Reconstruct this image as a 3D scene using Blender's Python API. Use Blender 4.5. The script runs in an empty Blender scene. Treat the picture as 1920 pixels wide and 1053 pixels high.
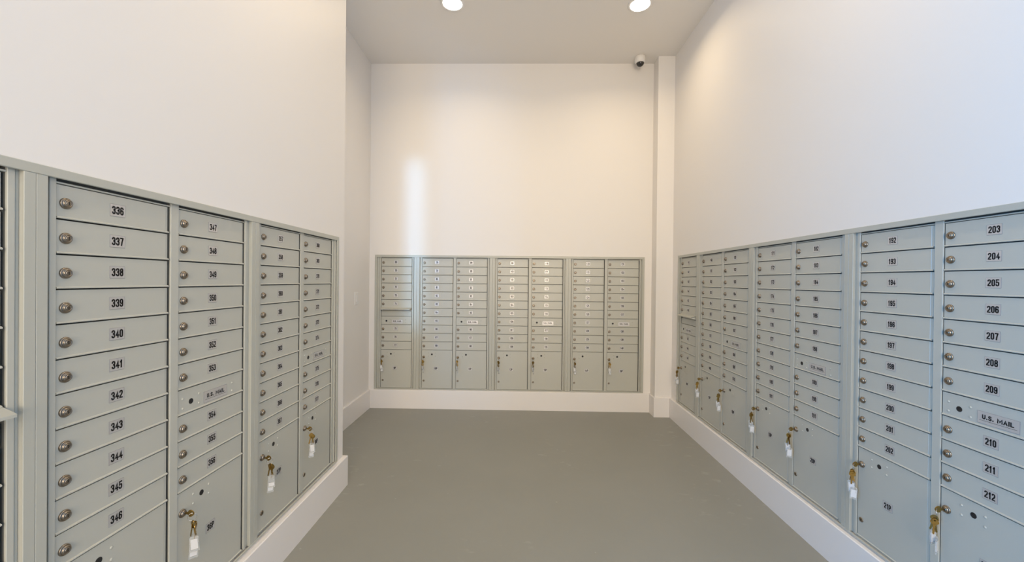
import bpy, bmesh, math, random
from mathutils import Vector, Matrix
random.seed(7)
S = bpy.context.scene
COL = S.collection
PI = math.pi

# ------------------------------------------------------------------ camera
CZ = 1.372                                     # eye height above the floor
F_PX = 757.84
cam = bpy.data.cameras.new('camera'); camo = bpy.data.objects.new('camera', cam); COL.objects.link(camo)
yaw, pitch, roll = -0.01953, 0.00535, 0.0102
def cam_to_world(v):
    x, y, z = v
    c, s = math.cos(pitch), math.sin(pitch); y, z = c*y + s*z, -s*y + c*z
    c, s = math.cos(yaw), math.sin(yaw); x, y = c*x + s*y, -s*x + c*y
    return Vector((x, y, z))
cr, sr = math.cos(roll), math.sin(roll)
fw = cam_to_world((0, 1, 0)); rt = cam_to_world((cr, 0, sr)); up = cam_to_world((-sr, 0, cr))
M = Matrix((rt, up, -fw)).transposed().to_4x4(); M.translation = (0, 0, CZ)
camo.matrix_world = M
cam.sensor_width = 36.0; cam.lens = F_PX*36/1920
cam.shift_x = 3.075/1920; cam.shift_y = 3.598/1920
cam.clip_start = 0.02
S.camera = camo
S.view_settings.view_transform = 'Standard'; S.view_settings.look = 'None'
S.view_settings.gamma = 1.0; S.view_settings.use_curve_mapping = False
S.view_settings.exposure = 0.0

# ------------------------------------------------------------------ world and daylight
W = bpy.data.worlds.new('world'); S.world = W; W.use_nodes = True
W.node_tree.nodes['Background'].inputs[0].default_value = (0.80, 0.90, 1.0, 1)
W.node_tree.nodes['Background'].inputs[1].default_value = 0.04

def area_light(name, loc, target, sx, sy, power, color, spread=180.0):
    l = bpy.data.lights.new(name, 'AREA'); l.shape = 'RECTANGLE'; l.size = sx; l.size_y = sy
    l.energy = power; l.color = color; l.spread = math.radians(spread)
    o = bpy.data.objects.new(name, l); COL.objects.link(o); o.location = loc
    o.rotation_euler = (Vector(target) - Vector(loc)).to_track_quat('-Z', 'Y').to_euler()
    return o
# glazed lobby front to the left behind the camera: cool daylight
area_light('lobby_daylight', (-3.9, -1.9, 1.7), (1.4, 0.9, 1.2), 3.0, 2.6, 315, (0.03, 0.42, 1.0))
area_light('rear_lobby_light', (0.3, -3.6, 1.9), (0.2, 2.0, 1.5), 2.6, 2.6, 196, (1.0, 0.82, 0.60))
# beam aimed to make the back wall streak; its hidden recess window is guessed
area_light('recess_streak_beam', (-1.4385, 2.640, 1.93), (-1.105, 4.29, 1.74), 0.17, 1.80, 0.46, (0.28, 0.62, 1.0), 11.0)
area_light('recess_window_fill', (-1.4385, 2.636, 1.83), (-1.4385, 4.3, 1.83), 0.20, 2.5, 2.6, (0.95, 0.92, 0.88))  # added broad fill at the guessed window, lifts the recess
WARM = (1.0, 0.77, 0.48)
CAN_POWER = 6.9; CAN2 = 7.8

# ------------------------------------------------------------------ materials
def mat(name, color, rough=0.5, metal=0.0, spec=0.5, noise=None, bump=None, emit=None):
    m = bpy.data.materials.new(name); m.use_nodes = True
    nt = m.node_tree; b = nt.nodes['Principled BSDF']
    b.inputs['Base Color'].default_value = (*color, 1); b.inputs['Roughness'].default_value = rough
    b.inputs['Metallic'].default_value = metal; b.inputs['Specular IOR Level'].default_value = spec
    tc = nt.nodes.new('ShaderNodeTexCoord')
    if noise:
        sc, amt = noise
        n = nt.nodes.new('ShaderNodeTexNoise'); n.inputs['Scale'].default_value = sc; n.inputs['Detail'].default_value = 5
        nt.links.new(tc.outputs['Object'], n.inputs['Vector'])
        r = nt.nodes.new('ShaderNodeMix'); r.data_type = 'RGBA'
        r.inputs[6].default_value = (*[c*(1-amt) for c in color], 1); r.inputs[7].default_value = (*[min(1, c*(1+amt)) for c in color], 1)
        nt.links.new(n.outputs['Fac'], r.inputs[0]); nt.links.new(r.outputs[2], b.inputs['Base Color'])
    if bump:
        sc, st, dist = bump
        n2 = nt.nodes.new('ShaderNodeTexNoise'); n2.inputs['Scale'].default_value = sc; n2.inputs['Detail'].default_value = 3
        nt.links.new(tc.outputs['Object'], n2.inputs['Vector'])
        bp = nt.nodes.new('ShaderNodeBump'); bp.inputs['Strength'].default_value = st; bp.inputs['Distance'].default_value = dist
        nt.links.new(n2.outputs['Fac'], bp.inputs['Height']); nt.links.new(bp.outputs['Normal'], b.inputs['Normal'])
    if emit:
        b.inputs['Emission Color'].default_value = (*emit[0], 1); b.inputs['Emission Strength'].default_value = emit[1]
    return m
M_WALL = mat('wall_paint', (0.80, 0.775, 0.75), 0.5, spec=0.35, bump=(220, 0.04, 0.0003))
M_CEIL = mat('ceiling_paint', (0.82, 0.795, 0.765), 0.8, spec=0.2, bump=(200, 0.1, 0.0006))
M_BASE = mat('baseboard_paint', (0.80, 0.775, 0.76), 0.35, bump=(60, 0.04, 0.0004))
M_BOX = mat('powder_coat', (0.478, 0.480, 0.432), 0.36, spec=0.65, noise=(3.0, 0.02), bump=(900, 0.05, 0.0002))
M_TRIM = mat('trim_coat', (0.448, 0.452, 0.405), 0.36, spec=0.65, bump=(900, 0.05, 0.0002))
M_INNER_SHADE = mat('inner_shade', (0.10, 0.105, 0.10), 0.6)  # inner metal coloured dark to stand for shade in gaps and grooves
M_LABEL = mat('label_silver', (0.62, 0.61, 0.61), 0.36, metal=0.5)
M_EDGE = mat('label_edge', (0.30, 0.30, 0.30), 0.5)
M_INK = mat('black_ink', (0.012, 0.011, 0.011), 0.6, spec=0.2)
M_LOCK = mat('nickel_lock', (0.30, 0.26, 0.215), 0.33, metal=1.0)
M_SLOT = mat('dark_slot', (0.012, 0.012, 0.014), 0.5)
M_BRASS = mat('brass', (0.34, 0.225, 0.07), 0.32, metal=1.0)
M_STEEL = mat('steel', (0.55, 0.54, 0.52), 0.25, metal=1.0)
M_PAPER = mat('tag_paper', (0.66, 0.67, 0.69), 0.5)
M_PLASTIC = mat('clear_plastic', (0.85, 0.87, 0.88), 0.12)
M_PLASTIC.node_tree.nodes['Principled BSDF'].inputs['Transmission Weight'].default_value = 0.75
M_PLASTIC.node_tree.nodes['Principled BSDF'].inputs['IOR'].default_value = 1.3
M_WHITE = mat('white_plastic', (0.80, 0.78, 0.76), 0.35)
M_DOME = mat('smoked_dome', (0.03, 0.028, 0.026), 0.08)
M_GLOW = mat('lamp_lens', (1, 1, 1), 0.5, emit=((1.0, 0.95, 0.86), 6.0))

def glass_material():
    m = bpy.data.materials.new('window_glass'); m.use_nodes = True; nt = m.node_tree
    nt.nodes.remove(nt.nodes['Principled BSDF']); out = nt.nodes['Material Output']
    tr = nt.nodes.new('ShaderNodeBsdfTransparent'); gl = nt.nodes.new('ShaderNodeBsdfGlossy'); gl.inputs['Roughness'].default_value = 0.03
    fr = nt.nodes.new('ShaderNodeFresnel'); mx = nt.nodes.new('ShaderNodeMixShader')
    nt.links.new(fr.outputs[0], mx.inputs[0]); nt.links.new(tr.outputs[0], mx.inputs[1]); nt.links.new(gl.outputs[0], mx.inputs[2])
    nt.links.new(mx.outputs[0], out.inputs[0]); return m
M_GLASS = glass_material()

def floor_material():
    m = mat('painted_floor', (0.205, 0.20, 0.18), 0.48, spec=0.4)
    nt = m.node_tree; b = nt.nodes['Principled BSDF']; N = nt.nodes.new; L = nt.links.new
    tc = N('ShaderNodeTexCoord')
    big = N('ShaderNodeTexNoise'); big.inputs['Scale'].default_value = 1.6; big.inputs['Detail'].default_value = 6; big.inputs['Roughness'].default_value = 0.6
    L(tc.outputs['Object'], big.inputs['Vector'])
    mx = N('ShaderNodeMix'); mx.data_type = 'RGBA'
    mx.inputs[6].default_value = (0.255, 0.258, 0.230, 1); mx.inputs[7].default_value = (0.298, 0.298, 0.268, 1)
    L(big.outputs['Fac'], mx.inputs[0])
    # pale scuffs: stretched noise, sparse
    mp = N('ShaderNodeMapping'); mp.inputs['Rotation'].default_value = (0, 0, 1.0); mp.inputs['Scale'].default_value = (12, 20, 12)
    L(tc.outputs['Object'], mp.inputs['Vector'])
    sc = N('ShaderNodeTexNoise'); sc.inputs['Scale'].default_value = 1.0; sc.inputs['Detail'].default_value = 4
    L(mp.outputs['Vector'], sc.inputs['Vector'])
    r1 = N('ShaderNodeValToRGB'); r1.color_ramp.elements[0].position = 0.60; r1.color_ramp.elements[1].position = 0.76
    L(sc.outputs['Fac'], r1.inputs[0])
    area = N('ShaderNodeTexNoise'); area.inputs['Scale'].default_value = 0.9
    L(tc.outputs['Object'], area.inputs['Vector'])
    r2 = N('ShaderNodeValToRGB'); r2.color_ramp.elements[0].position = 0.5; r2.color_ramp.elements[1].position = 0.62
    L(area.outputs['Fac'], r2.inputs[0])
    mu = N('ShaderNodeMath'); mu.operation = 'MULTIPLY'; L(r1.outputs[0], mu.inputs[0]); L(r2.outputs[0], mu.inputs[1])
    # specks
    sp = N('ShaderNodeTexNoise'); sp.inputs['Scale'].default_value = 26; sp.inputs['Detail'].default_value = 1
    L(tc.outputs['Object'], sp.inputs['Vector'])
    r3 = N('ShaderNodeValToRGB'); r3.color_ramp.elements[0].position = 0.79; r3.color_ramp.elements[1].position = 0.83
    L(sp.outputs['Fac'], r3.inputs[0])
    ad = N('ShaderNodeMath'); ad.operation = 'ADD'; ad.use_clamp = True; L(mu.outputs[0], ad.inputs[0]); L(r3.outputs[0], ad.inputs[1])
    mu2 = N('ShaderNodeMath'); mu2.operation = 'MULTIPLY'; mu2.inputs[1].default_value = 0.4; L(ad.outputs[0], mu2.inputs[0])
    mx2 = N('ShaderNodeMix'); mx2.data_type = 'RGBA'; mx2.inputs[7].default_value = (0.50, 0.49, 0.46, 1)
    L(mu2.outputs[0], mx2.inputs[0]); L(mx.outputs[2], mx2.inputs[6]); L(mx2.outputs[2], b.inputs['Base Color'])
    bn = N('ShaderNodeTexNoise'); bn.inputs['Scale'].default_value = 45; bn.inputs['Detail'].default_value = 4
    L(tc.outputs['Object'], bn.inputs['Vector'])
    bp = N('ShaderNodeBump'); bp.inputs['Strength'].default_value = 0.15; bp.inputs['Distance'].default_value = 0.001
    L(bn.outputs['Fac'], bp.inputs['Height']); L(bp.outputs['Normal'], b.inputs['Normal'])
    return m
M_FLOOR = floor_material()

# ------------------------------------------------------------------ mesh helpers
class MB:
    def __init__(self): self.v = []; self.f = []; self.mi = []; self.smooth = []
    def add(self, vs, fs, mi=0, smooth=False):
        n = len(self.v); self.v += [tuple(p) for p in vs]
        for f in fs: self.f.append([n+i for i in f]); self.mi.append(mi); self.smooth.append(smooth)
        return self
    def box(self, x0, x1, y0, y1, z0, z1, mi=0):
        return self.add([(x0,y0,z0),(x1,y0,z0),(x1,y1,z0),(x0,y1,z0),(x0,y0,z1),(x1,y0,z1),(x1,y1,z1),(x0,y1,z1)],
                        [(0,3,2,1),(4,5,6,7),(0,1,5,4),(1,2,6,5),(2,3,7,6),(3,0,4,7)], mi)
    def bbox(self, x0, x1, y0, y1, z0, z1, b, mi=0):
        """box whose front (-y) and side edges are chamfered by b"""
        vs = [(x0+b,y0,z0+b),(x1-b,y0,z0+b),(x1-b,y0,z1-b),(x0+b,y0,z1-b),
              (x0,y0+b,z0),(x1,y0+b,z0),(x1,y0+b,z1),(x0,y0+b,z1),
              (x0,y1,z0),(x1,y1,z0),(x1,y1,z1),(x0,y1,z1)]
        fs = [(0,1,2,3),(4,5,1,0),(5,6,2,1),(6,7,3,2),(7,4,0,3),(8,9,5,4),(9,10,6,5),(10,11,7,6),(11,8,4,7),(11,10,9,8)]
        return self.add(vs, fs, mi)
    def prism_x(self, prof, x0, x1, mi=0):
        """profile of (y, z) points, counter-clockwise seen from +x"""
        n = len(prof); vs = [(x0,y,z) for y,z in prof]+[(x1,y,z) for y,z in prof]
        fs = [tuple(range(n-1,-1,-1)), tuple(range(n,2*n))]+[(i,(i+1)%n,n+(i+1)%n,n+i) for i in range(n)]
        return self.add(vs, fs, mi)
    def lathe_y(self, prof, cx=0, cz=0, n=24, mi=0, smooth=True, sx=1, sz=1):
        """profile of (radius, y): revolve about the local y axis; ends closed"""
        vs = []; fs = []
        for r, y in prof:
            for k in range(n):
                a = 2*PI*k/n; vs.append((cx+r*sx*math.cos(a), y, cz+r*sz*math.sin(a)))
        m = len(prof)
        for j in range(m-1):
            for k in range(n):
                k2 = (k+1) % n; fs.append((j*n+k, j*n+k2, (j+1)*n+k2, (j+1)*n+k))
        self.add(vs, fs, mi, smooth)
        self.add([(cx+prof[0][0]*math.cos(2*PI*k/n), prof[0][1], cz+prof[0][0]*math.sin(2*PI*k/n)) for k in range(n)], [tuple(range(n))], mi)
        self.add([(cx+prof[-1][0]*math.cos(2*PI*k/n), prof[-1][1], cz+prof[-1][0]*math.sin(2*PI*k/n)) for k in range(n)], [tuple(range(n-1,-1,-1))], mi)
        return self
    def tube(self, pts, r, n=8, closed=False, mi=0):
        P = [Vector(p) for p in pts]; vs = []; fs = []; m = len(P)
        for i, p in enumerate(P):
            a = P[(i-1) % m] if (closed or i > 0) else p; b = P[(i+1) % m] if (closed or i < m-1) else p
            t = (b-a).normalized(); u = t.orthogonal() if i == 0 else (u - t*u.dot(t))
            u.normalize(); w = t.cross(u)
            for k in range(n):
                an = 2*PI*k/n; vs.append(p + u*math.cos(an)*r + w*math.sin(an)*r)
        for i in range(m if closed else m-1):
            i2 = (i+1) % m
            for k in range(n):
                k2 = (k+1) % n; fs.append((i*n+k, i*n+k2, i2*n+k2, i2*n+k))
        return self.add(vs, fs, mi, True)
    def mesh(self, name, mats):
        me = bpy.data.meshes.new(name); me.from_pydata(self.v, [], self.f); me.update()
        for m in (mats if isinstance(mats, (list, tuple)) else [mats]): me.materials.append(m)
        me.polygons.foreach_set('material_index', self.mi); me.polygons.foreach_set('use_smooth', self.smooth)
        bm = bmesh.new(); bm.from_mesh(me); bmesh.ops.recalc_face_normals(bm, faces=bm.faces); bm.to_mesh(me); bm.free()
        return me
def obj(name, me, parent=None, loc=(0,0,0), rotz=0.0):
    o = bpy.data.objects.new(name, me); COL.objects.link(o); o.location = loc; o.rotation_euler = (0,0,rotz)
    if parent: o.parent = parent
    return o
def thing(o, label, cat, group=None):
    o['label'] = label; o['category'] = cat
    if group: o['group'] = group
    return o
def struct(name, mb, m, label=None):
    o = obj(name, mb.mesh(name, m)); o['kind'] = 'structure'
    if label: o['label'] = label; o['category'] = name.split('_')[0]
    return o

# ------------------------------------------------------------------ stroke lettering (condensed bold)
def arc(cx, cy, rx, ry, a0, a1, n=8):
    return [(cx+rx*math.cos(math.radians(a0+(a1-a0)*i/n)), cy+ry*math.sin(math.radians(a0+(a1-a0)*i/n))) for i in range(n+1)]
Q = 0.17
GLYPH = {
 '0': [(arc(.5,1-Q,.5,Q,0,180)+arc(.5,Q,.5,Q,180,360), True)],
 '1': [([(.62,0),(.62,1)], False), ([(.62,.93),(.15,.78)], False)],
 '2': [(arc(.5,1-Q,.5,Q,180,0)+[(1,.66),(.85,.5),(.15,.2),(.0,.02),(1,.0)], False)],
 '3': [(arc(.5,1-Q,.5,Q,180,0)+[(1,.68)]+arc(.5,.68,.5,.14,0,-80), False), (arc(.5,.38,.5,.14,80,0)+arc(.5,Q,.5,Q,0,-180), False)],
 '4': [([(.78,0),(.78,1),(0,.28),(1.12,.28)], False)],
 '5': [([(.95,1),(.06,1),(.0,.5)]+arc(.5,.46,.5,.15,150,0)+arc(.5,Q,.5,Q,0,-180), False)],
 '6': [(arc(.5,1-Q,.5,Q,0,180)+arc(.5,Q,.5,Q,180,360)+arc(.5,.42,.5,.15,0,180), False)],
 '7': [([(0,1),(1,1),(1,.9),(.62,.45),(.45,0)], False)],
 '8': [(arc(.5,.84,.46,.16,0,180)+arc(.5,.68,.46,.14,180,360), True), (arc(.5,.38,.5,.16,0,180)+arc(.5,Q,.5,Q,180,360), True)],
 '9': [(arc(.5,Q,.5,Q,180,360)+arc(.5,1-Q,.5,Q,0,180)+arc(.5,.58,.5,.15,180,360), False)],
 'P': [([(0,0),(0,1),(.5,1)]+arc(.5,.84,.5,.16,90,0)+arc(.5,.60,.5,.16,0,-90)+[(0,.44)], False)],
 'U': [([(0,1)]+arc(.5,.25,.5,.25,180,360)+[(1,1)], False)],
 'S': [(arc(.5,.76,.5,.24,20,180)+[(.1,.6),(.9,.42)]+arc(.5,.24,.5,.24,0,-160), False)],
 'M': [([(0,0),(0,1),(.5,.25),(1,1),(1,0)], False)],
 'A': [([(0,0),(.5,1),(1,0)], False), ([(.2,.33),(.8,.33)], False)],
 'I': [([(.5,0),(.5,1)], False)],
 'L': [([(0,1),(0,0),(1,0)], False)],
 '.': [([(.5,0),(.5,.10)], False)],
}
WID = {'1': .8, 'I': .35, '.': .4, 'M': 1.5, ' ': .6, 'A': 1.15}
def write(mb, text, cx, cz, y, w, h, t, gap, mi):
    ws = [w*WID.get(c, 1) for c in text]; tot = sum(ws)+gap*(len(text)-1); x = cx - tot/2
    for c, cw in zip(text, ws):
        iw, ih = max(cw-t, 1e-5), h-t
        for pts, closed in GLYPH.get(c, []):
            P = [Vector((x+t/2+p[0]*iw, cz-h/2+t/2+p[1]*ih)) for p in pts]
            if not closed:                                    # extend square ends
                P[0] = P[0] + (P[0]-P[1]).normalized()*t*0.5 if (P[0]-P[1]).length > 1e-9 else P[0]
                P[-1] = P[-1] + (P[-1]-P[-2]).normalized()*t*0.5
            n = len(P); A = []; B = []
            for i in range(n):
                a = P[i-1] if (closed or i > 0) else P[i]; b = P[(i+1) % n] if (closed or i < n-1) else P[i]
                d1 = (P[i]-a); d2 = (b-P[i])
                if d1.length < 1e-9: d1 = d2
                if d2.length < 1e-9: d2 = d1
                d1 = d1.normalized(); d2 = d2.normalized()
                n1 = Vector((-d1.y, d1.x)); n2 = Vector((-d2.y, d2.x)); nn = (n1+n2)
                nn = nn.normalized() if nn.length > 1e-6 else n1
                k = min(1.6, 1/max(0.35, nn.dot(n1)))
                A.append(P[i]+nn*t/2*k); B.append(P[i]-nn*t/2*k)
            vs = [(p.x, y, p.y) for p in A]+[(p.x, y, p.y) for p in B]
            fs = [(i, n+i, n+(i+1) % n, (i+1) % n) for i in range(n if closed else n-1)]
            mb.add(vs, fs, mi)
        x += cw+gap

# ------------------------------------------------------------------ room shell
ZC = CZ+2.298                                  # ceiling height
XL, XR, YB = -1.1515, 1.5739, 4.294            # wall faces: left, right, back
XREC, YREC = -1.592, 2.648                     # left recess: its side wall and where it begins
XCOL, YCOL = 1.405, 4.152                      # boxed column in the far right corner
DL, DR, DB = -1.1615, 1.5839, 4.304            # planes of the mailbox doors
FT, FB = CZ+0.263, CZ-1.171                    # outer top and bottom of the mailbox surrounds
T = 0.15
LY0, LY1 = 0.495, 2.560                        # surround spans along each wall
RY0, RY1 = 1.151, 4.012
BX0, BX1 = -1.533, 1.330
floor = struct('floor', MB().box(-4.6, XR+T, -3.9, YB+T, -0.1, 0), M_FLOOR)
ceil = struct('ceiling', MB().box(-4.6, XR+T, -3.9, YB+T, ZC, ZC+0.1), M_CEIL)
e = 0.006                                      # the opening in the wall is a little smaller than the surround
w = MB()
YS = 0.15                                      # the left wall starts here; lobby beyond
w.box(XL-T, XL, YS, YREC, FT-e, ZC).box(XL-T, XL, YS, YREC, 0, FB+e)
w.box(XL-T, XL, YS, LY0+e, FB+e, FT-e).box(XL-T, XL, LY1-e, YREC, FB+e, FT-e)
struct('wall_left', w, M_WALL)
w = MB(); w.box(XREC-T, XREC, YREC-T, YB+T, 0, ZC)
WX0, WX1, WZ0, WZ1 = -1.575, XL-T-0.001, 0.45, 3.21
w.box(XREC, XL-T, YREC-T, YREC, 0, WZ0).box(XREC, XL-T, YREC-T, YREC, WZ1, ZC).box(XREC, WX0, YREC-T, YREC, WZ0, WZ1)
struct('wall_recess', w, M_WALL)
w = MB()
w.box(XREC, XR, YB, YB+T, FT-e, ZC).box(XREC, XR, YB, YB+T, 0, FB+e)
w.box(XREC, BX0+e, YB, YB+T, FB+e, FT-e).box(BX1-e, XR, YB, YB+T, FB+e, FT-e)
struct('wall_back', w, M_WALL)
w = MB()
w.box(XR, XR+T, -3.9, YB+T, FT-e, ZC).box(XR, XR+T, -3.9, YB+T, 0, FB+e)
w.box(XR, XR+T, -3.9, RY0+e, FB+e, FT-e).box(XR, XR+T, RY1-e, YB+T, FB+e, FT-e)
struct('wall_right', w, M_WALL)
struct('wall_column', MB().box(XCOL, XR, YCOL, YB, 0, ZC), M_WALL)
# wall face behind the camera with a wide glazed opening (left open)
w = MB(); w.box(-4.6, -1.2, -3.9, -3.8, 2.9, ZC).box(-1.2, XR, -3.9, -3.8, 3.3, ZC)
struct('wall_rear', w, M_WALL)

wf = MB(); fy0, fy1, ft = YREC-0.07, YREC-0.03, 0.012
wf.box(WX0, WX0+ft, fy0, fy1, WZ0, WZ1).box(WX1-ft, WX1, fy0, fy1, WZ0, WZ1)
wf.box(WX0+ft, WX1-ft, fy0, fy1, WZ0, WZ0+ft).box(WX0+ft, WX1-ft, fy0, fy1, WZ1-ft, WZ1)
win = struct('window_1', wf, M_BASE)  # unseen window, guessed from the streak on the back wall
obj('pane', MB().box(WX0+ft, WX1-ft, YREC-0.053, YREC-0.047, WZ0+ft, WZ1-ft).mesh('pane', M_GLASS), win)

# baseboards with eased top edge
def base_run(mb, x0, y0, x1, y1, nx, ny, th, h, ext0=0.0, ext1=0.0):
    d = Vector((x1-x0, y1-y0, 0)).normalized(); n = Vector((nx, ny, 0)); b = 0.004
    prof = [(0,0),(th,0),(th,h-b),(th-b,h),(0,h)]
    vs = []
    for P, ex in ((Vector((x0,y0,0))-d*0, -ext0), (Vector((x1,y1,0)), ext1)):
        for q, z in prof:
            vs.append(P + n*q + d*(ex*(q/th)) + Vector((0,0,z)))
    fs = [(0,1,2,3,4),(9,8,7,6,5)]+[(i,(i+1)%5,5+(i+1)%5,5+i) for i in range(5)]
    mb.add(vs, fs)
BH = FB-0.004; TH = 0.0255; TB = 0.016
m = MB(); base_run(m, XL, YS, XL, YREC, 1, 0, TH, BH, 0, TH)
base_run(m, XL, YREC, XREC, YREC, 0, 1, TH, BH, TH, 0)
struct('baseboard_left', m, M_BASE)
m = MB(); base_run(m, XREC, YREC+TH, XREC, YB, 1, 0, TH-.003, BH, 0, -TB); struct('baseboard_recess', m, M_BASE)
m = MB(); base_run(m, XREC, YB, XCOL, YB, 0, -1, TB, BH, -TB, -TB); struct('baseboard_back', m, M_BASE)
m = MB(); base_run(m, XCOL, YB, XCOL, YCOL, -1, 0, TB, BH, 0, TH); base_run(m, XCOL, YCOL, XR, YCOL, 0, -1, TH-.004, BH, TB, -TH)
struct('baseboard_column', m, M_BASE)
m = MB(); base_run(m, XR, YCOL, XR, -3.8, -1, 0, TH, BH, -TH, 0); struct('baseboard_right', m, M_BASE)

# ------------------------------------------------------------------ mailbox prototypes (local: x to the right, -y to the room, z up; origin = first lock column, door plane)
ROW = 0.0889; D = 0.3657
Z0 = 0.18236 - (-1.171)                        # height of the first lock above the unit's bottom edge
def rowz(r): return Z0 - r*ROW
DL0, DL1 = -0.0215, 0.3045
TOPO, BOTO = 0.0455, -0.0395                   # door edges relative to the lock height

def door_mesh(top, bot, name):
    m = MB(); b = 0.0012
    # face, folded hinge edge at the right, rolled lip along the bottom
    xs = [(DL0, 0.010), (DL0, b), (DL0+b, 0.0), (DL1-0.0105, 0.0), (DL1-0.009, 0.0012), (DL1-0.001, 0.0022), (DL1, 0.0035), (DL1, 0.010)]
    zl, zh = bot+0.003, top
    vs = [(x, y, zl) for x, y in xs]+[(x, y+(0 if y > .005 else 0), zh) for x, y in xs]
    n = len(xs)
    fs = [(i, i+1, n+i+1, n+i) for i in range(n-1)]+[tuple(range(n-1,-1,-1)), tuple(range(n,2*n)), (n-1,0,n,2*n-1)]
    m.add(vs, fs)
    m.prism_x([(0.006, bot+0.0055), (-0.0005, bot+0.0055), (-0.0035, bot+0.0038), (-0.0042, bot+0.002), (-0.0035, bot), (0.006, bot)], DL0, DL1-0.001)
    return m.mesh(name, M_BOX)
ME_DOOR = door_mesh(TOPO, BOTO, 'door')
PB = -0.361                                    # bottom edge of a parcel door relative to its row
ME_PARCEL = door_mesh(TOPO, PB, 'parcel_door')
def slotbox(mb, s=1.0, mi=1, y=-0.0112): mb.box(-0.0009*s, 0.0009*s, y, y+0.001, -0.0042*s, 0.0042*s, mi)
def lock_mesh():
    m = MB()
    m.lathe_y([(0.0142, 0.001), (0.0142, -0.0030), (0.0132, -0.0046), (0.0112, -0.0052), (0.0104, -0.0044), (0.0102, -0.0085),
               (0.0094, -0.0100), (0.0072, -0.0104), (0.0066, -0.0092), (0.0062, -0.0092), (0.0060, -0.0104), (0.0050, -0.0108)], n=28)
    slotbox(m)
    return m.mesh('lock', [M_LOCK, M_SLOT])
ME_LOCK = lock_mesh()
def lower_lock_mesh():
    m = MB(); m.lathe_y([(0.0108, 0.001), (0.0108, -0.0025), (0.0098, -0.0036), (0.0070, -0.0038), (0.0064, -0.0028), (0.0055, -0.0034)], n=24)
    m.box(-0.0010, 0.0010, -0.0042, -0.0030, -0.0045, 0.0045, 1)
    return m.mesh('lower_lock', [M_LOCK, M_SLOT])
ME_LOWER = lower_lock_mesh()
ME_HOLE = MB().lathe_y([(0.0098, 0.001), (0.0098, -0.0006), (0.0088, -0.0010), (0.0080, -0.0003), (0.004, -0.0002)], n=24).mesh('keyhole_cap', M_SLOT)
ME_RIVET = MB().lathe_y([(0.0045, 0.0005), (0.0042, -0.0010), (0.0030, -0.0020), (0.0012, -0.0024)], n=14).mesh('rivet', M_BOX)
LABELS = {}
def label_mesh(text):
    if text in LABELS: return LABELS[text]
    m = MB(); m.bbox(-0.0222, 0.0222, -0.0010, 0.001, -0.0178, 0.0178, 0.0004, 1)
    m.add([(-0.0212,-0.00125,-0.0168),(0.0212,-0.00125,-0.0168),(0.0212,-0.00125,0.0168),(-0.0212,-0.00125,0.0168)], [(0,1,2,3)], 0)
    write(m, text, 0, 0.0, -0.0016, 0.0104, 0.0235, 0.0040, 0.0013, 2)
    LABELS[text] = m.mesh('number_label', [M_LABEL, M_EDGE, M_INK]); return LABELS[text]
def mail_label_mesh():
    m = MB(); m.bbox(-0.060, 0.060, -0.0010, 0.001, -0.0213, 0.0213, 0.0004, 1)
    m.add([(-0.0585,-0.00125,-0.0198),(0.0585,-0.00125,-0.0198),(0.0585,-0.00125,0.0198),(-0.0585,-0.00125,0.0198)], [(0,1,2,3)], 0)
    write(m, 'U.S. MAIL', 0, 0.003, -0.0016, 0.0102, 0.0155, 0.0034, 0.0017, 2)
    m.add([(-0.053,-0.0016,-0.0102),(0.053,-0.0016,-0.0102),(0.053,-0.0016,-0.0092),(-0.053,-0.0016,-0.0092)], [(0,1,2,3)], 2)
    return m.mesh('mail_label', [M_LABEL, M_EDGE, M_INK])
ME_MAIL = mail_label_mesh()
def hood_mesh():
    m = MB(); x0, x1 = DL0-0.006, DL1+0.002; zt = 0.051
    # sloping hood over the outgoing slot, sides tapering out
    vs = [(x0+.0, 0.002, zt), (x1, 0.002, zt), (x1-0.008, -0.044, zt-0.013), (x0+0.008, -0.044, zt-0.013),
          (x0+.0, 0.002, zt-0.003), (x1, 0.002, zt-0.003), (x1-0.008, -0.044, zt-0.020), (x0+0.008, -0.044, zt-0.020)]
    m.add(vs, [(0,1,2,3),(7,6,5,4),(3,2,6,7),(1,5,6,2),(0,3,7,4),(0,4,5,1)])
    for xa, xb in ((x0, x0+0.008), (x1, x1-0.008)):
        m.add([(xa,0.002,zt),(xb,-0.044,zt-0.013),(xb,-0.044,zt-0.020),(xa,0.002,zt-0.030)], [(0,1,2,3)])
    return m.mesh('hood', M_BOX)
ME_HOOD = hood_mesh()
def slot_panel_mesh():
    m = MB(); m.bbox(DL0, DL1, 0.0035, 0.012, BOTO-0.001, 0.012, 0.0012); m.box(DL0, DL1, 0.011, 0.0125, 0.012, 0.047, 0)
    m.box(DL0+0.01, DL1-0.01, 0.0095, 0.0112, 0.020, 0.036, 1)
    return m.mesh('outgoing_slot_panel', [M_BOX, M_SLOT])
ME_SLOT = slot_panel_mesh()

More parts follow.
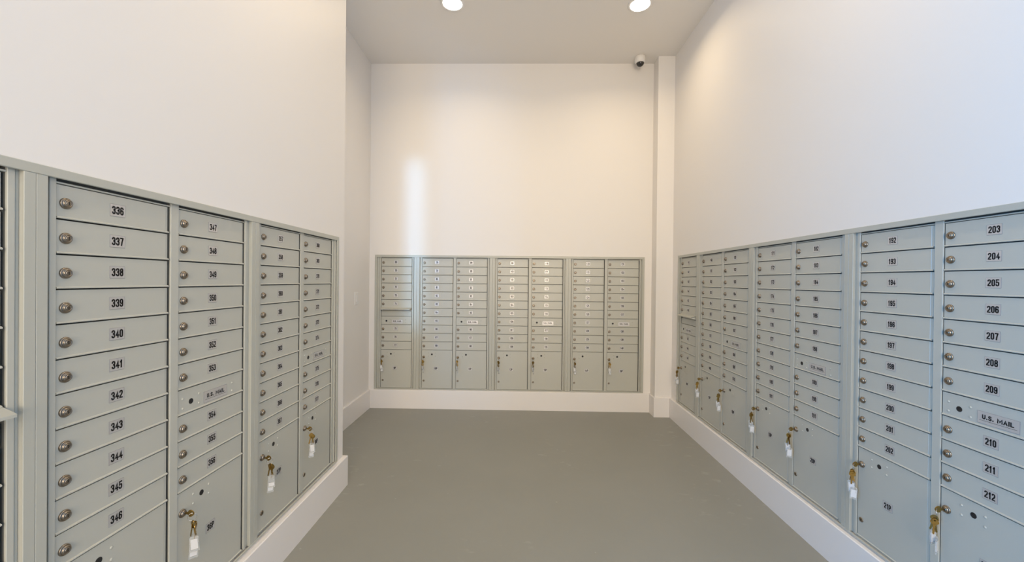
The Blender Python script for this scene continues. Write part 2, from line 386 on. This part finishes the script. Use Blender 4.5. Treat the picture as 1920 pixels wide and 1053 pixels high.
def frame_mesh(single):
    o0 = -0.063 if single else -0.050; o1 = 0.333 if single else 0.7034
    H = FT-FB; m = MB()
    top = rowz(0)+TOPO+0.002; bot = rowz(11)+PB-0.002
    zA, zB = 0.010, H-0.010
    yb = 0.022
    yf = 0.0008
    def flange(xa, xb, y):
        m.bbox(xa, xb, y, yf, zA, zB, 0.001); m.box(xa, xb, yf, yb, zA, zB, 1)  # flange sides behind the face coloured dark as gap shade
    def jamb(xa, xb, inner_right):
        # inner flange beside the door, groove, outer flange running under the trim
        sg = [(xa, xa+0.0065, -0.0100), (xa+0.0065, xb-0.0170, -0.001), (xb-0.0145, xb, -0.0045)]
        if not inner_right: sg = [(xa+xb-b_, xa+xb-a_, y) for a_, b_, y in sg]
        for a_, b_, y in sg: flange(a_, b_, y)
        g = (xb-0.0170, xb-0.0145) if inner_right else (xa+0.0145, xa+0.0170)
        m.box(g[0], g[1], 0.008, yb, zA, zB, 1)  # groove bottom, its shade put into the dark colour
    jamb(o0-0.008, DL0-0.002, True)
    xe = DL1+0.006
    if not single:
        flange(xe, D+DL0-0.002, -0.0040); xe = D+DL1+0.006
    jamb(xe, o1+0.008, False)
    spans = [(DL0-0.002, DL1+0.006)]+([] if single else [(D+DL0-0.002, D+DL1+0.006)])
    for a, b in spans:
        m.bbox(a, b, -0.0030, yb, top, H-0.024-0.0045, 0.001); m.box(a, b, 0.012, yb, H-0.024-0.0045, zB, 1)   # head; the gap above has its shade put in as dark colour
        m.box(a, b, -0.0035, yb, zA, bot)                 # sill
        m.box(a, b, 0.020, yb, bot, top, 1)               # dark colour for the shade inside the door gaps
    m.box(o0-0.006, o1+0.006, yb, 0.12, zA, zB, 1)        # carcass in the wall
    return m.mesh('cabinet_frame', [M_BOX, M_INNER_SHADE])
ME_FRAME = {True: frame_mesh(True), False: frame_mesh(False)}
def mark_mesh():
    m = MB()
    for k in range(4): m.box(k*0.011, k*0.011+0.006, -0.0012, 0.0, 0, 0.0045, 0)
    return m.mesh('embossed_mark', M_EDGE)
ME_MARK = mark_mesh()

def tenant_door(root, x, r, text):
    d = obj('door', ME_DOOR, root, (x, 0, rowz(r)))
    obj('lock', ME_LOCK, d); obj('number_label', label_mesh(text), d, (0.1345, 0, 0.005))
def parcel_door(root, x, text):
    d = obj('parcel_door', ME_PARCEL, root, (x, 0, rowz(11)))
    obj('lock', ME_LOCK, d, (0, 0, -0.028)); obj('lower_lock', ME_LOWER, d, (0, 0, -0.282))
    obj('keyhole_cap', ME_HOLE, d, (0.0865, 0, 0.0)); obj('number_label', label_mesh(text), d, (0.130, 0, -0.150))
    for dx, dz in ((0.0485, 0.014), (0.0485, -0.020), (0.1215, 0.014), (0.1215, -0.020)): obj('rivet', ME_RIVET, d, (dx, 0, dz))
def mail_door(root, x, r):
    d = obj('mail_door', ME_DOOR, root, (x, 0, rowz(r)))
    obj('keyhole_cap', ME_HOLE, d, (0.036, 0, -0.003)); obj('mail_label', ME_MAIL, d, (0.153, 0, -0.008))
    for dx, dz in ((0.0, 0.014), (0.0, -0.020), (0.072, 0.014), (0.072, -0.020), (0.242, 0.010), (0.242, -0.022)):
        obj('rivet', ME_RIVET, d, (dx, 0, dz))
def unit(loc, rot, first, parcels, single, label, group):
    root = bpy.data.objects.new('mailbox_unit', None); COL.objects.link(root)
    root.location = loc; root.rotation_euler = (0, 0, rot); root.empty_display_size = 0.1
    thing(root, label, 'mailbox unit', group)
    obj('cabinet_frame', ME_FRAME[single], root)
    n = first; mk = (0.25 if single else 0.62)
    obj('embossed_mark', ME_MARK, root, (mk, -0.0035, 0.0125))
    for c in ([0] if single else [0, 1]):
        x = c*D; last = single or c == 1
        for r in range(11):
            if single and r == 6:
                p = obj('outgoing_slot_panel', ME_SLOT, root, (x, 0, rowz(r))); obj('hood', ME_HOOD, p)
            elif last and r == 7: mail_door(root, x, r)
            else: tenant_door(root, x, r, str(n)); n += 1
        parcel_door(root, x, parcels[c])
    return root

def surround(name_label, loc, rot, x0, x1, plates):
    """snap-on trim: outer border plus the plates between neighbouring units"""
    m = MB(); H = FT-FB; bw = 0.024; y0, y1 = -0.016, -0.0103; b = 0.0015
    m.bbox(x0, x1, y0, y1, H-bw, H, b); m.bbox(x0, x1, y0, y1, 0, 0.0105, b)
    m.bbox(x0, x0+bw, y0, y1, 0.0105, H-bw, b); m.bbox(x1-bw, x1, y0, y1, 0.0105, H-bw, b)
    for a, c in plates:
        mid = (a+c)/2
        m.bbox(a, mid-0.0004, y0+0.001, y1, 0.0105, H-bw, 0.0008); m.bbox(mid+0.0004, c, y0+0.001, y1, 0.0105, H-bw, 0.0008)
    o = obj('mailbox_surround', m.mesh('mailbox_surround', M_TRIM), None, loc, rot)
    return thing(o, name_label, 'trim frame')

P = 0.80382; SG = 0.44125
ZB = FB
# ---- back wall, left to right
GB = 'mailbox units in the back wall'
xb = -1.44442
bl = [xb, xb+SG, xb+SG+P, xb+SG+2*P]
unit((bl[0], DB, ZB), 0, 69, ['9P'], True, 'narrow single-column mailbox unit in the back wall, with an outgoing slot hood', GB)
unit((bl[1], DB, ZB), 0, 78, ['10P', '11P'], False, 'two-column mailbox unit in the back wall, beside the narrow unit with the outgoing slot', GB)
unit((bl[2], DB, ZB), 0, 99, ['12P', '13P'], False, 'two-column mailbox unit in the back wall, third unit from the left corner', GB)
unit((bl[3], DB, ZB), 0, 120, ['14P', '15P'], False, 'two-column mailbox unit at the right end of the back wall, beside the column', GB)
surround('grey-green metal trim surround framing the mailbox bank in the back wall', (0, DB, ZB), 0, BX0, BX1,
         [(bl[0]+0.333, bl[1]-0.050)]+[(bl[i]+0.7034, bl[i+1]-0.050) for i in (1, 2)])
# ---- right wall, far to near
GR = 'mailbox units in the right wall'
yr = 3.92708
rl = [yr, yr-SG, yr-SG-P, yr-SG-2*P]
unit((DR, rl[0], ZB), -PI/2, 141, ['16P'], True, 'narrow single-column mailbox unit with slot hood at the far end of the right wall', GR)
unit((DR, rl[1], ZB), -PI/2, 150, ['17P', '18P'], False, 'grey-green two-column mailbox unit in the right wall, next to the narrow unit', GR)
unit((DR, rl[2], ZB), -PI/2, 171, ['19P', '20P'], False, 'bluish-grey two-column mailbox unit in the right wall, second nearest to the viewer', GR)
unit((DR, rl[3], ZB), -PI/2, 192, ['21P', '22P'], False, 'nearest and largest two-column mailbox unit in the right wall', GR)
surround('grey-green metal trim surround framing the mailbox bank in the right wall', (DR, 0, ZB), -PI/2, -RY1, -RY0,
         [(-rl[0]+0.333, -rl[1]-0.050)]+[(-rl[i]+0.7034, -rl[i+1]-0.050) for i in (1, 2)])
# ---- left wall, near to far
GL = 'mailbox units in the left wall'
yl = 1.81729
ll = [yl-P-SG+0.0098, yl-P, yl]
DZ = 0.0044
unit((DL, ll[0], ZB+DZ), PI/2, 327, ['34P'], True, 'single-column mailbox unit with outgoing slot, cut by the left picture edge', GL)
unit((DL, ll[1], ZB+DZ-0.001), PI/2, 336, ['35P', '36P'], False, 'nearest full two-column mailbox unit in the left wall, doors 336 to 356', GL)
unit((DL, ll[2], ZB+DZ+0.0015), PI/2, 357, ['37P', '38P'], False, 'two-column mailbox unit at the far end of the left wall, doors 357 to 377', GL)
surround('grey-green metal trim surround framing the mailbox bank in the left wall', (DL, 0, ZB+DZ), PI/2, LY0, LY1,
         [(ll[0]+0.333, ll[1]-0.050), (ll[1]+0.7034, ll[2]-0.050)])

# ------------------------------------------------------------------ keys hanging from the parcel locks
def key_mesh(blade=0.030):
    """bow at the origin in the x-z plane, blade pointing down"""
    m = MB(); n = 24; ro, ri, t = 0.0118, 0.0036, 0.0011; hz = 0.0045
    vs = []
    for y in (-t, t):
        for k in range(n):
            a = 2*PI*k/n; sc = 1+0.07*math.cos(3*a+PI/2)
            vs.append((ro*sc*math.cos(a), y, ro*0.92*sc*math.sin(a)))
        for k in range(n):
            a = 2*PI*k/n; vs.append((ri*math.cos(a), y, hz+ri*0.8*math.sin(a)))
    fs = []
    for k in range(n):
        k2 = (k+1) % n
        fs += [(k, k2, n+k2, n+k), (2*n+k2, 2*n+k, 3*n+k, 3*n+k2), (k, 2*n+k, 2*n+k2, k2), (n+k, n+k2, 3*n+k2, 3*n+k)]
    m.add(vs, fs)
    # shoulder and toothed blade
    m.box(-0.0042, 0.0042, -t, t, -0.0145, -0.0095)
    teeth = [(-0.0034, -0.0145), (0.0034, -0.0145)]; z = -0.0145; k = 0
    steps = max(2, int(blade/0.004))
    for k in range(steps):
        z -= blade/steps; teeth.append((0.0034 if k % 2 else 0.0018, z))
    teeth.append((-0.0010, z-0.002)); teeth.append((-0.0034, z+0.001))
    nn = len(teeth); vs = [(x, -t, zz) for x, zz in teeth]+[(x, t, zz) for x, zz in teeth]
    m.add(vs, [tuple(range(nn)), tuple(range(2*nn-1, nn-1, -1))]+[(i, (i+1) % nn, nn+(i+1) % nn, nn+i) for i in range(nn)])
    return m.mesh('key', M_BRASS)
ME_KEY = key_mesh(0.032); ME_KEYIN = key_mesh(0.0035)
ME_RING = MB().tube([(0, 0.0130*math.cos(2*PI*k/28), 0.0130*math.sin(2*PI*k/28)) for k in range(28)], 0.0009, 8, True).mesh('split_ring', M_STEEL)
def tag_mesh():
    m = MB(); w, h, c, t = 0.0135, 0.054, 0.005, 0.0016
    pr = [(-w, -h), (w, -h), (w, -c), (w-c, 0), (-w+c, 0), (-w, -c)]
    n = len(pr); m.add([(x, -t, z) for x, z in pr]+[(x, t, z) for x, z in pr], [tuple(range(n)), tuple(range(2*n-1, n-1, -1))]+[(i, (i+1) % n, n+(i+1) % n, n+i) for i in range(n)])
    m.tube([(0.0030*math.cos(2*PI*k/12), 0, 0.0035+0.0045*math.sin(2*PI*k/12)) for k in range(12)], 0.0008, 6, True)
    return m.mesh('key_tag', M_PLASTIC)
ME_TAG = tag_mesh()
ME_PAPER = MB().bbox(-0.0098, 0.0098, -0.0021, 0.0021, -0.046, -0.011, 0.0003).mesh('paper_insert', M_PAPER)
ME_PAPER2 = MB().bbox(-0.0112, 0.0112, -0.0021, 0.0021, -0.049, -0.034, 0.0003).mesh('paper_insert', M_PAPER)
def key_set(ulist, rot, plane_pt, x, label, group, face, mirror=1, style=0, drop=0.0):
    """face: world yaw that the tags turn towards"""
    root = bpy.data.objects.new('key_set', None); COL.objects.link(root)
    base = Matrix.Rotation(rot, 4, 'Z')
    p = Vector(plane_pt) + base @ Vector((x, -0.0112, rowz(11)-0.028))
    root.location = p; root.rotation_euler = (0, 0, rot); root.empty_display_size = 0.02
    thing(root, label, 'keys', group)
    k = obj('key', ME_KEYIN, root)                                   # key in the lock, bow standing out of the wall
    k.rotation_euler = (PI/2, PI/2, 0)
    k.location = (0, -0.0208, 0)
    yr_ = -0.0285
    r = obj('split_ring', ME_RING, root, (0, yr_+0.003, -0.0125))
    r.rotation_euler = (0.0, 0.0, 0.5+0.3*random.random())
    lr = face-rot
    rnd = random.Random(sum(map(ord, label)))
    for i, (dz, tl) in enumerate(((-0.034, 0.22), (-0.038, -0.16), (-0.044, 0.05))):
        q = obj('key', ME_KEY, root, (0.003*(i-1), yr_-0.004-0.003*(i-1), dz))
        q.rotation_euler = (0.05*(i-1), tl*mirror, lr+rnd.uniform(-0.9, 0.9)+0.5*(i-1))
    for i, (dz, dx) in enumerate(((-0.076, -0.004), (-0.104, 0.005))):
        turn = lr + (0.15 if i else -0.2)*mirror + (1.25 if style == 1 else 0)
        q = obj('key_tag', ME_TAG, root, (dx, yr_-0.006+0.006*i, dz-drop))
        q.rotation_euler = (0, (0.05 if i else -0.06)*mirror, turn)
        obj('paper_insert', ME_PAPER2 if (style == 2 and i == 0) else ME_PAPER, q)
GK = 'brass keys with tags hanging from parcel locks'
def yaw_to_cam(p): return math.atan2(p[1], p[0]) - PI/2          # local -y towards the camera
def keys_on(names, pts):
    for n, (plane, rot, x, style) in zip(names, pts):
        b = Matrix.Rotation(rot, 4, 'Z'); p = Vector(plane)+b @ Vector((x, 0, 0))
        key_set(None, rot, plane, x, n, GK, yaw_to_cam(p), 1, style)
BACK = ['brass keys with bright white tags on the leftmost parcel lock of the back wall',
        'brass keys with dull clear tags on the second parcel lock of the back wall',
        'brass keys with dull clear tags on the third parcel lock of the back wall',
        'brass keys with dull clear tags on the middle parcel lock of the back wall',
        'brass keys with dull clear tags on the fifth parcel lock of the back wall',
        'brass keys with bright white tags on the second-last parcel lock of the back wall',
        'brass keys with bright white tags on the rightmost parcel lock of the back wall']
RIGHT = ['brass keys with white tag on the farthest right-wall parcel lock, beside the column',
         'brass keys with white tags on the second farthest parcel lock of the right wall',
         'brass keys with two overlapping white tags on the third farthest right-wall parcel lock',
         'brass keys with mostly clear tags on the middle parcel lock of the right wall',
         'brass keys with large white tags on the third nearest right-wall parcel lock',
         'brass keys with white tags on the second nearest parcel lock of the right wall',
         'brass keys with clear edge-on tags on the nearest parcel lock of the right wall']
LEFT = ['brass keys with long white tags on the nearest left-wall parcel lock, at the bottom',
        'brass keys with narrow white tag on the middle parcel lock of the left wall',
        'brass keys with white tag on the farthest parcel lock of the left wall']
keys_on(BACK, [((bl[0],DB,ZB),0,0,0), ((bl[1],DB,ZB),0,0,1), ((bl[1],DB,ZB),0,D,1), ((bl[2],DB,ZB),0,0,1), ((bl[2],DB,ZB),0,D,1), ((bl[3],DB,ZB),0,0,0), ((bl[3],DB,ZB),0,D,0)])
keys_on(RIGHT, [((DR,rl[0],ZB),-PI/2,0,0), ((DR,rl[1],ZB),-PI/2,0,0), ((DR,rl[1],ZB),-PI/2,D,0), ((DR,rl[2],ZB),-PI/2,0,2), ((DR,rl[2],ZB),-PI/2,D,0), ((DR,rl[3],ZB),-PI/2,0,0), ((DR,rl[3],ZB),-PI/2,D,1)])
keys_on(LEFT, [((DL,ll[1],ZB+DZ),PI/2,D,0), ((DL,ll[2],ZB+DZ),PI/2,0,2), ((DL,ll[2],ZB+DZ),PI/2,D,0)])

# ------------------------------------------------------------------ wall switch in the recess
sw = bpy.data.objects.new('wall_switch', None); COL.objects.link(sw)
sw.location = (XREC, 3.942, CZ-0.190); sw.rotation_euler = (0, 0, PI/2)
thing(sw, 'white rocker light switch on the recessed left wall', 'switch')
obj('wall_plate', MB().bbox(-0.038, 0.038, -0.006, 0.0, -0.062, 0.062, 0.003).mesh('wall_plate', M_WHITE), sw)
obj('rocker', MB().add([(-0.016,-0.006,-0.033),(0.016,-0.006,-0.033),(0.016,-0.007,0.033),(-0.016,-0.007,0.033),(-0.016,-0.012,-0.033),(0.016,-0.012,-0.033),(0.016,-0.0075,0.033),(-0.016,-0.0075,0.033)],
    [(0,1,2,3),(4,5,6,7),(0,1,5,4),(1,2,6,5),(2,3,7,6),(3,0,4,7)]).mesh('rocker', M_WHITE), sw)

# ------------------------------------------------------------------ dome camera on the ceiling
def lathe_z(prof, n=32):
    m = MB(); vs = []; fs = []
    for r, z in prof:
        for k in range(n): a = 2*PI*k/n; vs.append((r*math.cos(a), r*math.sin(a), z))
    for j in range(len(prof)-1):
        for k in range(n): k2 = (k+1) % n; fs.append((j*n+k, j*n+k2, (j+1)*n+k2, (j+1)*n+k))
    m.add(vs, fs, 0, True); m.add([vs[k] for k in range(n)], [tuple(range(n))]); m.add([vs[(len(prof)-1)*n+k] for k in range(n)], [tuple(range(n))])
    return m
dc = bpy.data.objects.new('security_camera', None); COL.objects.link(dc); dc.location = (1.222, 4.165, ZC)
thing(dc, 'small white dome security camera with smoked lens on the ceiling by the column', 'security camera')
obj('housing', lathe_z([(0.050, 0.0), (0.053, -0.004), (0.054, -0.030), (0.052, -0.050), (0.046, -0.062), (0.040, -0.066), (0.036, -0.060)]).mesh('housing', M_WHITE), dc)
obj('dome', lathe_z([(0.038, -0.060)]+[(0.038*math.cos(a), -0.062-0.036*math.sin(a)) for a in [PI/2*i/9 for i in range(9)]]+[(0.002, -0.098)]).mesh('dome', M_DOME), dc)

# ------------------------------------------------------------------ recessed ceiling lights
RING = lathe_z([(0.100, 0.0), (0.100, -0.003), (0.096, -0.006), (0.082, -0.006), (0.080, -0.002)]).mesh('trim_ring', M_WHITE)
LENS = lathe_z([(0.0805, -0.001), (0.0800, -0.0045), (0.070, -0.0055), (0.002, -0.006)]).mesh('lens', M_GLOW)
def can(x, y, label, power=CAN_POWER):
    t = bpy.data.objects.new('recessed_light', None); COL.objects.link(t); t.location = (x, y, ZC)
    thing(t, label, 'ceiling light', 'recessed ceiling lights')
    obj('trim_ring', RING, t); obj('lens', LENS, t)
    l = bpy.data.lights.new('can_lamp', 'AREA'); l.shape = 'DISK'; l.size = 0.15; l.energy = power; l.color = WARM; l.spread = math.radians(150)
    o = bpy.data.objects.new('can_lamp', l); COL.objects.link(o); o.parent = t; o.location = (0, 0, -0.012)
can(-0.570, 3.36, 'left one of the two glowing recessed ceiling lights at the top')
can(0.985, 3.38, 'right one of the two glowing recessed ceiling lights at the top')
for x, sd in ((-0.57, 'left'), (0.985, 'right')):
    for y, wh, pw in ((1.55, 'nearly overhead', CAN2),):
        can(x, y, '%s recessed ceiling light of the row %s, above the picture' % (sd, wh), pw)
